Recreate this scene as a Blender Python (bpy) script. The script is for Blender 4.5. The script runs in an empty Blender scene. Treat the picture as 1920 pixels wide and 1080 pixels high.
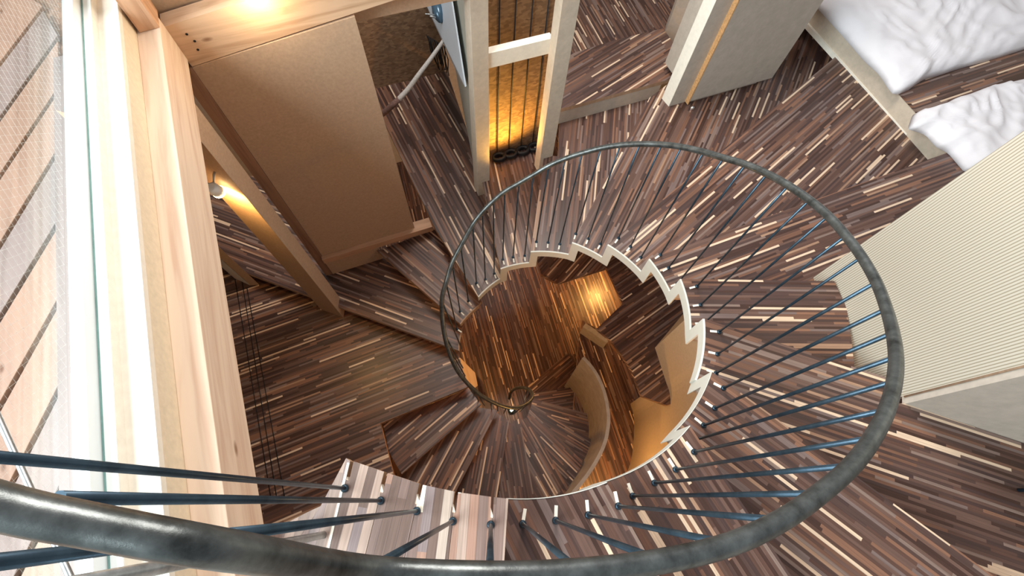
import bpy, bmesh, math, random
from mathutils import Vector, Matrix, noise
random.seed(7)
S = bpy.context.scene
COL = S.collection
PI = math.pi
H = 6.5                      # eye height above the bottom floor

# ------------------------------------------------------------------ camera
F = 898.25                   # focal length in pixels of a 1920 wide frame
RC = ((0.93204975, 0.3146311, -0.17969567),
      (-0.36026065, 0.85765916, -0.36692374),
      (0.03867201, 0.40672846, 0.91273021))
cam_data = bpy.data.cameras.new('camera')
cam = bpy.data.objects.new('camera', cam_data)
COL.objects.link(cam)
cam.matrix_world = Matrix.Translation((0, 0, H)) @ Matrix(RC).to_4x4()
cam_data.sensor_width = 36.0
cam_data.lens = 36.0 * F / 1920.0
cam_data.clip_start = 0.02
S.camera = cam

# ------------------------------------------------------------------ light and exposure
S.view_settings.view_transform = 'Standard'
S.view_settings.look = 'None'
S.view_settings.gamma = 1.0
S.view_settings.use_curve_mapping = False
S.view_settings.exposure = 0.68
wd = bpy.data.worlds.new('sky')
S.world = wd
wd.use_nodes = True
wd.node_tree.nodes['Background'].inputs[0].default_value = (0.93, 0.96, 1.0, 1)
wd.node_tree.nodes['Background'].inputs[1].default_value = 0.24
S.cycles.use_denoising = True
S.cycles.max_bounces = 8
S.cycles.sample_clamp_indirect = 6.0


def add_light(name, kind, loc, energy, color, size=0.1, target=None, size_y=None, angle=None):
    l = bpy.data.lights.new(name, kind)
    l.energy = energy
    l.color = color
    if kind == 'AREA':
        l.shape = 'RECTANGLE'
        l.size = size
        l.size_y = size_y or size
    elif kind in ('POINT', 'SPOT'):
        l.shadow_soft_size = size
        if kind == 'SPOT':
            l.spot_size = angle or 1.2
            l.spot_blend = 0.6
    elif kind == 'SUN':
        l.angle = size
    o = bpy.data.objects.new(name, l)
    COL.objects.link(o)
    o.location = loc
    if target is not None:
        o.rotation_euler = (Vector(target) - Vector(loc)).to_track_quat('-Z', 'Y').to_euler()
    return o


WARM = (1.0, 0.50, 0.13)
# daylight through the tall west window; unseen area fill added above the stair
add_light('window_daylight', 'AREA', (-3.6, 0.4, H + 1.2), 480, (0.90, 0.95, 1.0), 4.0, (0.9, 0.7, H - 2.5), 3.0)
add_light('overhead_fill', 'AREA', (1.5, 3.2, H + 1.4), 145, (1.0, 0.94, 0.87), 1.8, (1.2, 0.7, H - 3), 1.8)


# ------------------------------------------------------------------ measuring from the calibrated view
def ray(px, py):
    c = Vector(((px - 960) / F, -(py - 540) / F, -1.0))
    return Matrix(RC) @ c


def at(px, py, D):
    """point at depth D below the eye"""
    w = ray(px, py)
    k = D / -w.z
    return Vector((w.x * k, w.y * k, H - D))


def on_y(px, py, y0):
    w = ray(px, py)
    k = y0 / w.y
    return Vector((w.x * k, y0, H + w.z * k))


def on_x(px, py, x0):
    w = ray(px, py)
    k = x0 / w.x
    return Vector((x0, w.y * k, H + w.z * k))


def XY(px, py, D):
    v = at(px, py, D)
    return (v.x, v.y)


def LV(k):
    return 4.055 - 0.195 * k


# ------------------------------------------------------------------ materials
def new_mat(name, rough=0.5, metal=0.0, spec=0.5):
    m = bpy.data.materials.new(name)
    m.use_nodes = True
    nt = m.node_tree
    b = nt.nodes['Principled BSDF']
    b.inputs['Roughness'].default_value = rough
    b.inputs['Metallic'].default_value = metal
    b.inputs['Specular IOR Level'].default_value = spec
    return m, nt, b


def nd(nt, typ, **kw):
    n = nt.nodes.new(typ)
    for k, v in kw.items():
        setattr(n, k, v)
    return n


def math_n(nt, op, a, b=None, c=None):
    n = nt.nodes.new('ShaderNodeMath')
    n.operation = op
    for i, v in enumerate((a, b, c)):
        if v is None:
            continue
        if isinstance(v, (int, float)):
            n.inputs[i].default_value = v
        else:
            nt.links.new(v, n.inputs[i])
    return n.outputs[0]


def ramp(nt, fac, stops, interp='LINEAR'):
    r = nt.nodes.new('ShaderNodeValToRGB')
    r.color_ramp.interpolation = interp
    el = r.color_ramp.elements
    while len(el) < len(stops):
        el.new(0.5)
    for e, (p, c) in zip(el, stops):
        e.position = p
        e.color = (*c, 1)
    nt.links.new(fac, r.inputs[0])
    return r.outputs[0]


def parquet(name, stops, w=0.0155, L=0.42, rough=0.33, grain=0.35, bump=0.25):
    """narrow finger-jointed strips of mixed hardwood; u runs along the strips, v across, in metres"""
    m, nt, b = new_mat(name, rough)
    uv = nd(nt, 'ShaderNodeUVMap')
    uv.uv_map = 'UVMap'
    sp = nd(nt, 'ShaderNodeSeparateXYZ')
    nt.links.new(uv.outputs[0], sp.inputs[0])
    v = math_n(nt, 'DIVIDE', sp.outputs[1], w)
    row = math_n(nt, 'FLOOR', v)
    rn = nd(nt, 'ShaderNodeTexWhiteNoise', noise_dimensions='1D')
    nt.links.new(row, rn.inputs['W'])
    # each row has its own strip length and offset
    Lr = math_n(nt, 'MULTIPLY_ADD', rn.outputs['Value'], L * 0.9, L * 0.5)
    u = math_n(nt, 'DIVIDE', sp.outputs[0], Lr)
    u2 = math_n(nt, 'MULTIPLY_ADD', rn.outputs['Value'], 37.0, u)
    colm = math_n(nt, 'FLOOR', u2)
    cb = nd(nt, 'ShaderNodeCombineXYZ')
    nt.links.new(row, cb.inputs[0])
    nt.links.new(colm, cb.inputs[1])
    wn = nd(nt, 'ShaderNodeTexWhiteNoise', noise_dimensions='3D')
    nt.links.new(cb.outputs[0], wn.inputs['Vector'])
    base = ramp(nt, wn.outputs['Value'], stops, 'CONSTANT')
    # grain
    gs = nd(nt, 'ShaderNodeCombineXYZ')
    nt.links.new(math_n(nt, 'MULTIPLY', sp.outputs[0], 5.0), gs.inputs[0])
    nt.links.new(math_n(nt, 'MULTIPLY', sp.outputs[1], 190.0), gs.inputs[1])
    nt.links.new(math_n(nt, 'MULTIPLY', wn.outputs['Value'], 50.0), gs.inputs[2])
    nz = nd(nt, 'ShaderNodeTexNoise')
    nz.inputs['Scale'].default_value = 1.0
    nz.inputs['Detail'].default_value = 4.0
    nt.links.new(gs.outputs[0], nz.inputs['Vector'])
    g = math_n(nt, 'MULTIPLY_ADD', nz.outputs['Fac'], grain * 2.4, 1.0 - grain * 1.2)
    # dark seam between strips
    fv = math_n(nt, 'FRACT', v)
    seam = math_n(nt, 'GREATER_THAN', fv, 0.045)
    sm = math_n(nt, 'MULTIPLY_ADD', seam, 0.45, 0.55)
    f = math_n(nt, 'MULTIPLY', g, sm)
    mx = nd(nt, 'ShaderNodeVectorMath', operation='SCALE')
    nt.links.new(base, mx.inputs[0])
    nt.links.new(f, mx.inputs['Scale'])
    nt.links.new(mx.outputs[0], b.inputs['Base Color'])
    rr = math_n(nt, 'MULTIPLY_ADD', nz.outputs['Fac'], 0.2, rough - 0.08)
    nt.links.new(rr, b.inputs['Roughness'])
    bp = nd(nt, 'ShaderNodeBump')
    bp.inputs['Strength'].default_value = bump
    bp.inputs['Distance'].default_value = 0.001
    nt.links.new(f, bp.inputs['Height'])
    nt.links.new(bp.outputs[0], b.inputs['Normal'])
    return m


WALNUT = [(0.00, (0.056, 0.026, 0.019)), (0.12, (0.100, 0.050, 0.037)), (0.25, (0.135, 0.075, 0.058)),
          (0.37, (0.080, 0.043, 0.036)), (0.49, (0.165, 0.080, 0.052)), (0.58, (0.215, 0.145, 0.120)),
          (0.66, (0.062, 0.034, 0.030)), (0.75, (0.225, 0.110, 0.070)), (0.82, (0.175, 0.120, 0.108)),
          (0.88, (0.115, 0.062, 0.048)), (0.925, (0.34, 0.20, 0.13)), (0.952, (0.68, 0.50, 0.36))]
TOPWOOD = [(0.00, (0.20, 0.13, 0.11)), (0.12, (0.30, 0.215, 0.18)), (0.24, (0.145, 0.09, 0.072)),
           (0.36, (0.26, 0.19, 0.175)), (0.48, (0.38, 0.27, 0.22)), (0.58, (0.22, 0.165, 0.16)),
           (0.68, (0.33, 0.19, 0.14)), (0.78, (0.24, 0.17, 0.14)), (0.86, (0.45, 0.35, 0.29)),
           (0.93, (0.85, 0.76, 0.62))]
MW = parquet('walnut_strip_parquet', WALNUT)
MT = parquet('daylit_walnut_strip_parquet', TOPWOOD, w=0.03, L=0.7, rough=0.4)  # the walnut again, with bright daylight put into paler colours


def plain(name, col, rough=0.8, var=0.06, scale=12.0, bump=0.0, metal=0.0, spec=0.3):
    m, nt, b = new_mat(name, rough, metal, spec)
    tc = nd(nt, 'ShaderNodeTexCoord')
    nz = nd(nt, 'ShaderNodeTexNoise')
    nz.inputs['Scale'].default_value = scale
    nz.inputs['Detail'].default_value = 6.0
    nz.inputs['Roughness'].default_value = 0.65
    nt.links.new(tc.outputs['Object'], nz.inputs['Vector'])
    lo = tuple(max(0, c * (1 - var * 2)) for c in col)
    hi = tuple(min(1, c * (1 + var * 2)) for c in col)
    c = ramp(nt, nz.outputs['Fac'], [(0.3, lo), (0.7, hi)])
    nt.links.new(c, b.inputs['Base Color'])
    if bump:
        bp = nd(nt, 'ShaderNodeBump')
        bp.inputs['Strength'].default_value = bump
        bp.inputs['Distance'].default_value = 0.004
        nt.links.new(nz.outputs['Fac'], bp.inputs['Height'])
        nt.links.new(bp.outputs[0], b.inputs['Normal'])
    return m


def timber(name, light, dark, axis=0, scale=1.0, rough=0.6, knots=True):
    """softwood with long grain along one object axis"""
    m, nt, b = new_mat(name, rough, 0, 0.3)
    tc = nd(nt, 'ShaderNodeTexCoord')
    mp = nd(nt, 'ShaderNodeMapping')
    sc = [26.0 * scale] * 3
    sc[axis] = 1.6 * scale
    mp.inputs['Scale'].default_value = sc
    nt.links.new(tc.outputs['Object'], mp.inputs['Vector'])
    nz = nd(nt, 'ShaderNodeTexNoise')
    nz.inputs['Scale'].default_value = 1.0
    nz.inputs['Detail'].default_value = 5.0
    nz.inputs['Distortion'].default_value = 0.8
    nt.links.new(mp.outputs[0], nz.inputs['Vector'])
    c = ramp(nt, nz.outputs['Fac'], [(0.32, dark), (0.55, light), (0.8, tuple(min(1, x * 1.06) for x in light))])
    last = c
    if knots:
        vo = nd(nt, 'ShaderNodeTexVoronoi')
        vo.inputs['Scale'].default_value = 1.0
        mp2 = nd(nt, 'ShaderNodeMapping')
        s2 = [7.0] * 3
        s2[axis] = 3.2
        mp2.inputs['Scale'].default_value = s2
        nt.links.new(tc.outputs['Object'], mp2.inputs['Vector'])
        nt.links.new(mp2.outputs[0], vo.inputs['Vector'])
        k = ramp(nt, vo.outputs['Distance'], [(0.05, (0.35, 0.22, 0.15)), (0.11, (1, 1, 1))])
        mu = nd(nt, 'ShaderNodeMix', data_type='RGBA', blend_type='MULTIPLY')
        mu.inputs['Factor'].default_value = 0.8
        nt.links.new(c, mu.inputs['A'])
        nt.links.new(k, mu.inputs['B'])
        last = mu.outputs['Result']
    nt.links.new(last, b.inputs['Base Color'])
    return m


def emit(name, col, strength):
    m = bpy.data.materials.new(name)
    m.use_nodes = True
    nt = m.node_tree
    b = nt.nodes['Principled BSDF']
    b.inputs['Base Color'].default_value = (*col, 1)
    b.inputs['Emission Color'].default_value = (*col, 1)
    b.inputs['Emission Strength'].default_value = strength
    return m


MBEIGE = plain('beige_plaster', (0.56, 0.47, 0.375), 0.9, 0.05, 25, 0.15)
MPANEL = plain('particle_board', (0.48, 0.33, 0.225), 0.8, 0.05, 60, 0.1)
MGREY = plain('warm_grey_plaster', (0.50, 0.44, 0.38), 0.9, 0.05, 18, 0.2)
MEDGE = plain('plywood_edge', (0.45, 0.30, 0.20), 0.7, 0.10, 30)
MWHITE = plain('painted_steel_white', (0.66, 0.65, 0.59), 0.55, 0.02, 8)
MCREAM = plain('cream_board', (0.72, 0.60, 0.44), 0.85, 0.04, 40, 0.1)
MOFF = plain('off_white_board', (0.82, 0.76, 0.66), 0.8, 0.03, 30)
MFRAME = plain('white_window_frame', (0.88, 0.92, 0.92), 0.4, 0.01, 5)
MSILL = plain('grey_sill_flashing', (0.36, 0.42, 0.43), 0.5, 0.08, 10)
MSTEEL = plain('dark_blue_grey_steel', (0.045, 0.075, 0.105), 0.35, 0.2, 14, 0.0, 0.75, 0.5)
MRAIL = plain('raw_steel_tube', (0.105, 0.115, 0.115), 0.34, 0.30, 22, 0.2, 0.7, 0.5)
MROD = plain('galvanised_steel', (0.42, 0.44, 0.45), 0.35, 0.15, 30, 0, 0.8, 0.5)
MBLACK = plain('black_rubber', (0.01, 0.01, 0.012), 0.5, 0.2, 10)
MNOTCH = plain('pale_wood_plug', (0.85, 0.80, 0.70), 0.5, 0.05, 20)
MPINE_Y = timber('spruce_beam_lengthwise', (0.78, 0.61, 0.47), (0.66, 0.46, 0.34), 1)
MPINE_X = timber('spruce_beam_crosswise', (0.66, 0.45, 0.30), (0.50, 0.31, 0.19), 0)
MPINE_Z = timber('spruce_post_upright', (0.66, 0.40, 0.25), (0.44, 0.24, 0.14), 2, knots=False)
MSTUD = timber('brown_stud_wood', (0.34, 0.19, 0.12), (0.22, 0.12, 0.075), 2, knots=False)
MDECK = timber('weathered_cedar', (0.36, 0.22, 0.165), (0.25, 0.145, 0.105), 1, 0.5)
MDECK2 = timber('grey_weathered_cedar', (0.27, 0.20, 0.185), (0.19, 0.135, 0.12), 1, 0.5)
MCLOTH = plain('white_cotton', (0.76, 0.735, 0.77), 0.95, 0.015, 3)
MCAP = plain('concrete_grey_cap', (0.36, 0.31, 0.27), 0.85, 0.08, 12, 0.15)
MBLUE = plain('blue_grey_enamel', (0.06, 0.12, 0.18), 0.2, 0.15, 8, 0, 0.3, 0.6)
MROPE = plain('braided_rope', (0.55, 0.52, 0.50), 0.9, 0.12, 90, 0.4)
MROPE2 = plain('brown_cord_whipping', (0.17, 0.10, 0.085), 0.9, 0.2, 90, 0.4)
MGLOW = emit('warm_lamp_glow', (1.0, 0.78, 0.42), 14.0)


def osb_mat():
    m, nt, b = new_mat('oriented_strand_board', 0.7, 0, 0.3)
    tc = nd(nt, 'ShaderNodeTexCoord')
    vo = nd(nt, 'ShaderNodeTexVoronoi')
    vo.inputs['Scale'].default_value = 28
    mp = nd(nt, 'ShaderNodeMapping')
    mp.inputs['Scale'].default_value = (1, 1, 2.2)
    mp.inputs['Rotation'].default_value = (0.3, 0.5, 0.2)
    nt.links.new(tc.outputs['Object'], mp.inputs[0])
    nt.links.new(mp.outputs[0], vo.inputs['Vector'])
    c = ramp(nt, vo.outputs['Color'], [(0.1, (0.15, 0.085, 0.05)), (0.5, (0.22, 0.13, 0.075)), (0.9, (0.29, 0.18, 0.105))])
    nt.links.new(c, b.inputs['Base Color'])
    return m


MOSB = osb_mat()


def rib_mat():
    """fine vertical ribs: u runs along the wall in metres"""
    m, nt, b = new_mat('ribbed_wallpaper', 0.75, 0, 0.3)
    uv = nd(nt, 'ShaderNodeUVMap')
    uv.uv_map = 'UVMap'
    sp = nd(nt, 'ShaderNodeSeparateXYZ')
    nt.links.new(uv.outputs[0], sp.inputs[0])
    f = math_n(nt, 'FRACT', math_n(nt, 'DIVIDE', sp.outputs[0], 0.0135))
    s = math_n(nt, 'ABSOLUTE', math_n(nt, 'SUBTRACT', f, 0.5))
    c = ramp(nt, s, [(0.0, (0.25, 0.20, 0.13)), (0.10, (0.36, 0.31, 0.23)), (0.20, (0.54, 0.485, 0.40)), (0.5, (0.59, 0.535, 0.45))])
    nt.links.new(c, b.inputs['Base Color'])
    bp = nd(nt, 'ShaderNodeBump')
    bp.inputs['Strength'].default_value = 0.5
    bp.inputs['Distance'].default_value = 0.003
    nt.links.new(s, bp.inputs['Height'])
    nt.links.new(bp.outputs[0], b.inputs['Normal'])
    return m


MRIB = rib_mat()


def glass_mat():
    m = bpy.data.materials.new('window_glass')
    m.use_nodes = True
    nt = m.node_tree
    nt.nodes.clear()
    out = nd(nt, 'ShaderNodeOutputMaterial')
    tr = nd(nt, 'ShaderNodeBsdfTransparent')
    tr.inputs[0].default_value = (0.93, 0.97, 0.96, 1)
    gl = nd(nt, 'ShaderNodeBsdfGlossy')
    gl.inputs['Roughness'].default_value = 0.02
    mx = nd(nt, 'ShaderNodeMixShader')
    mx.inputs[0].default_value = 0.07
    nt.links.new(tr.outputs[0], mx.inputs[1])
    nt.links.new(gl.outputs[0], mx.inputs[2])
    nt.links.new(mx.outputs[0], out.inputs[0])
    return m


MGLASS = glass_mat()


# ------------------------------------------------------------------ mesh helpers
def link(name, me, mats, parent=None):
    o = bpy.data.objects.new(name, me)
    for m in (mats if isinstance(mats, (list, tuple)) else [mats]):
        me.materials.append(m)
    COL.objects.link(o)
    if parent is not None:
        o.parent = parent
    return o


def tag(o, label, cat, group=None):
    o['label'] = label
    o['category'] = cat
    if group:
        o['group'] = group
    return o


def struct(o):
    o['kind'] = 'structure'
    return o


def empty(name, loc=(0, 0, 0)):
    o = bpy.data.objects.new(name, None)
    COL.objects.link(o)
    o.location = loc
    o.empty_display_size = 0.1
    return o


def child(o, parent):
    """parent o keeping world placement (parents here are unrotated)"""
    o.parent = parent
    o.matrix_parent_inverse = Matrix.Translation(-Vector(parent.location))
    return o


def put_uv(me, fn):
    uvl = me.uv_layers.new(name='UVMap')
    for lp in me.loops:
        uvl.data[lp.index].uv = fn(me.vertices[lp.vertex_index].co)


def prism(name, poly, z0, z1, mats, parent=None, udir=None, off=0.0, bevel=0.0):
    """plan polygon extruded from z0 to z1; material 0 on top, last material on the sides"""
    a = sum(poly[i][0] * poly[(i + 1) % len(poly)][1] - poly[(i + 1) % len(poly)][0] * poly[i][1] for i in range(len(poly)))
    if a < 0:
        poly = poly[::-1]
    n = len(poly)
    if not isinstance(mats, (list, tuple)):
        mats = [mats]
    vs = [(p[0], p[1], z0) for p in poly] + [(p[0], p[1], z1) for p in poly]
    fs = [tuple(range(n, 2 * n)), tuple(range(n))[::-1]] + [(i, (i + 1) % n, n + (i + 1) % n, n + i) for i in range(n)]
    me = bpy.data.meshes.new(name)
    me.from_pydata(vs, [], fs)
    k = len(mats) - 1
    for i, f in enumerate(me.polygons):
        f.material_index = 0 if i == 0 else k
    d = Vector(udir).normalized() if udir is not None else Vector((1, 0))
    put_uv(me, lambda c: (c.x * d.x + c.y * d.y + off, -c.x * d.y + c.y * d.x + off * 0.37 + c.z))
    me.update()
    o = link(name, me, mats)
    if bevel:
        b = o.modifiers.new('b', 'BEVEL')
        b.width = bevel
        b.segments = 2
        b.limit_method = 'ANGLE'
    if parent is not None:
        child(o, parent)
    return o


def box(name, lo, hi, mat, parent=None, bevel=0.0):
    return prism(name, [(lo[0], lo[1]), (hi[0], lo[1]), (hi[0], hi[1]), (lo[0], hi[1])], lo[2], hi[2], mat, parent, bevel=bevel)


def wall_strip(name, path, zb, zt, thick, mat, parent=None):
    """vertical wall following a plan path; front face on the left-hand side of the path; zb/zt floats or lists"""
    n = len(path)
    zb = zb if isinstance(zb, (list, tuple)) else [zb] * n
    zt = zt if isinstance(zt, (list, tuple)) else [zt] * n
    P = [Vector((p[0], p[1])) for p in path]
    nr = []
    for i in range(n):
        t = (P[min(i + 1, n - 1)] - P[max(i - 1, 0)]).normalized()
        nr.append(Vector((t.y, -t.x)))
    vs = []
    us = []
    u = 0
    for i in range(n):
        if i:
            u += (P[i] - P[i - 1]).length
        q = P[i] + nr[i] * thick
        vs += [(P[i].x, P[i].y, zb[i]), (P[i].x, P[i].y, zt[i]), (q.x, q.y, zt[i]), (q.x, q.y, zb[i])]
        us += [u] * 4
    fs = []
    for i in range(n - 1):
        a, b = 4 * i, 4 * (i + 1)
        for j in range(4):
            fs.append((a + j, b + j, b + (j + 1) % 4, a + (j + 1) % 4))
    fs.append((0, 1, 2, 3))
    e = 4 * (n - 1)
    fs.append((e + 3, e + 2, e + 1, e))
    me = bpy.data.meshes.new(name)
    me.from_pydata(vs, [], fs)
    uvl = me.uv_layers.new(name='UVMap')
    for lp in me.loops:
        uvl.data[lp.index].uv = (us[lp.vertex_index], me.vertices[lp.vertex_index].co.z)
    bm = bmesh.new()
    bm.from_mesh(me)
    bmesh.ops.recalc_face_normals(bm, faces=bm.faces)
    bm.to_mesh(me)
    bm.free()
    o = link(name, me, mat)
    if parent is not None:
        child(o, parent)
    return o


def tube(name, pts, r, mat, parent=None, seg=12, closed=False, cap=True):
    """round tube along points; r float or list"""
    n = len(pts)
    P = [Vector(p) for p in pts]
    rr = r if isinstance(r, (list, tuple)) else [r] * n
    vs = []
    fs = []
    t0 = (P[1] - P[0]).normalized()
    up = Vector((0, 0, 1)) if abs(t0.z) < 0.9 else Vector((1, 0, 0))
    nx = t0.cross(up).normalized()
    for i in range(n):
        if i == 0:
            t = (P[1] - P[0])
        elif i == n - 1:
            t = (P[-1] - P[-2])
        else:
            t = (P[i + 1] - P[i - 1])
        t.normalize()
        nx = (nx - t * nx.dot(t)).normalized()
        ny = t.cross(nx)
        for j in range(seg):
            a = 2 * PI * j / seg
            vs.append(P[i] + (nx * math.cos(a) + ny * math.sin(a)) * rr[i])
    for i in range(n - 1):
        for j in range(seg):
            fs.append((i * seg + j, i * seg + (j + 1) % seg, (i + 1) * seg + (j + 1) % seg, (i + 1) * seg + j))
    if cap:
        fs.append(tuple(range(seg))[::-1])
        fs.append(tuple(range((n - 1) * seg, n * seg)))
    me = bpy.data.meshes.new(name)
    me.from_pydata([tuple(v) for v in vs], [], fs)
    for f in me.polygons:
        f.use_smooth = len(f.vertices) == 4
    o = link(name, me, mat)
    if parent is not None:
        child(o, parent)
    return o


def lathe(name, prof, loc, mat, parent=None, seg=24, axis=None):
    vs, fs = [], []
    for r, z in prof:
        for j in range(seg):
            a = 2 * PI * j / seg
            vs.append(Vector((r * math.cos(a), r * math.sin(a), z)))
    if axis is not None:
        q = Vector(axis).to_track_quat('Z', 'Y')
        vs = [q @ v for v in vs]
    vs = [tuple(v + Vector(loc)) for v in vs]
    for i in range(len(prof) - 1):
        for j in range(seg):
            fs.append((i * seg + j, i * seg + (j + 1) % seg, (i + 1) * seg + (j + 1) % seg, (i + 1) * seg + j))
    fs.append(tuple(range(seg))[::-1])
    fs.append(tuple(range((len(prof) - 1) * seg, len(prof) * seg)))
    me = bpy.data.meshes.new(name)
    me.from_pydata(vs, [], fs)
    for f in me.polygons:
        f.use_smooth = len(f.vertices) == 4
    o = link(name, me, mat)
    if parent is not None:
        child(o, parent)
    return o


def spline(pts, m=6):
    """Catmull-Rom through the points"""
    P = [Vector(p) for p in pts]
    P = [P[0] * 2 - P[1]] + P + [P[-1] * 2 - P[-2]]
    out = []
    for i in range(1, len(P) - 2):
        for j in range(m):
            t = j / m
            a, b, c, d = P[i - 1], P[i], P[i + 1], P[i + 2]
            out.append(0.5 * ((2 * b) + (c - a) * t + (2 * a - 5 * b + 4 * c - d) * t * t + (3 * b - a - 3 * c + d) * t ** 3))
    out.append(P[-2])
    return out


# ------------------------------------------------------------------ bottom floor and outer shell
def px_poly(pts, D):
    return [(max(q[0], -2.29), max(q[1], -2.55)) for q in (XY(x, y, D) for x, y in pts)]


struct(prism('floor', [(-2.4, -2.6), (8.2, -2.6), (8.2, 5.4), (-2.4, 5.4)], -0.2, 0.0, [MW, MBEIGE], udir=(0.1, 1)))
struct(prism('wall_south', [(-2.4, -2.7), (8.2, -2.7), (8.2, -2.6), (-2.4, -2.6)], 0, H - 0.3, MGREY))
struct(prism('wall_east', [(8.2, -2.7), (8.3, -2.7), (8.3, 5.4), (8.2, 5.4)], 0, H - 0.3, MBEIGE))
struct(prism('wall_north', [(-2.4, 5.4), (8.3, 5.4), (8.3, 5.5), (-2.4, 5.5)], 0, H - 0.3, MGREY))

# ------------------------------------------------------------------ the stair
CX, CY = 0.633, 0.773
TH = 0.05
front = {   # inner corner and a second point on the front edge of each step (picture coordinates)
    -1: ((859, 657), (646, 577)),
    0: ((862, 607), (707, 470)),
    1: ((896, 556), (740, 250)),
    2: ((938, 503), (904.4, 339.5)),
    3: ((995, 471), (1020.5, 290.5)),
    4: ((1073, 454), (1218, 183)),
    5: ((1140, 458), (1572, 103)),
    6: ((1218, 485), (1780, 285)),
    7: ((1277, 523), (1564, 527)),
    8: ((1321, 598), (1660, 707)),
    9: ((1335, 697), (1637, 916)),
    10: ((1294, 799), (1443, 1020)),
    11: ((1138, 905), (1192, 1001)),
    12: ((953, 935), (946, 1050)),
}
corner = {k: Vector(XY(*front[k][0], LV(k))) for k in front}
fdir = {k: (Vector(XY(*front[k][1], LV(k))) - corner[k]).normalized() for k in front}


def inner_arc(k, k2, D):
    """inner edge of step k, from its own corner to under the corner of step k2"""
    a, b = corner[k], corner[k2]
    pa = (math.atan2(a.y - CY, a.x - CX), (a - Vector((CX, CY))).length)
    pb = (math.atan2(b.y - CY, b.x - CX), (b - Vector((CX, CY))).length)
    da = pb[0] - pa[0]
    while da > 0.2:
        da -= 2 * PI
    while da < -PI:
        da += 2 * PI
    out = []
    for i in range(11):
        t = i / 10
        an = pa[0] + da * t
        r = pa[1] + (pb[1] - pa[1]) * t
        out.append(Vector((CX + r * math.cos(an), CY + r * math.sin(an))))
    return out


outer = {   # outer outlines beyond the front edge, in picture coordinates at the step's own level
    -1: [(473, 516), (330, 462), (300, 330), (520, 330), (700, 460), (760, 500)],
    0: [(707, 470), (830, 425), (850, 500)],
    1: [(817, 430), (798, 390), (688, 163), (838, 133), (905, 330), (935, 400)],
    2: [(904.4, 339.5), (918, 337), (917, 285), (1016, 262), (1035, 300)],
    3: [(1020.5, 290.5), (1046, 293), (1050, 224), (1225, 178), (1245, 185), (1150, 330)],
    4: [(1218, 183), (1262, 150), (1320, -30), (1480, -60), (1545, 60), (1600, 130)],
    5: [(1560, 112), (1573, 100), (1745, 293), (1800, 300)],
    6: [(1780, 285), (1830, 330), (1620, 560)],
    7: [(1564, 527), (1587, 576), (1597, 642), (1602, 688), (1650, 740)],
    8: [(1660, 707), (1662, 754), (1697, 757), (1960, 845), (2060, 1000), (2000, 1200)],
}
stair = empty('spiral_staircase', (CX, CY, H - LV(-1)))
tag(stair, 'wide spiral staircase of dark walnut strip steps fanning out around the open stairwell', 'staircase')
tread_label = {
    -1: 'lowest wide step beside the post with the lamp', 0: 'dark step below the wooden wall sill',
    1: 'bluish dark step running back past the hanging rope', 2: 'narrow step ending at the first plaster post',
    3: 'step ending at the second plaster post', 4: 'step running behind the beige cupboard',
    5: 'broad step ending at the kerb of the bed platform', 6: 'broad step leading up to the bed platform',
    7: 'straight-grained step ending at the ribbed wall', 8: 'long step at the foot of the grey plaster wall',
    9: 'step under the right hand rail bend', 10: 'step with wide cream strips', 11: 'upper step near the top landing',
}
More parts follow.
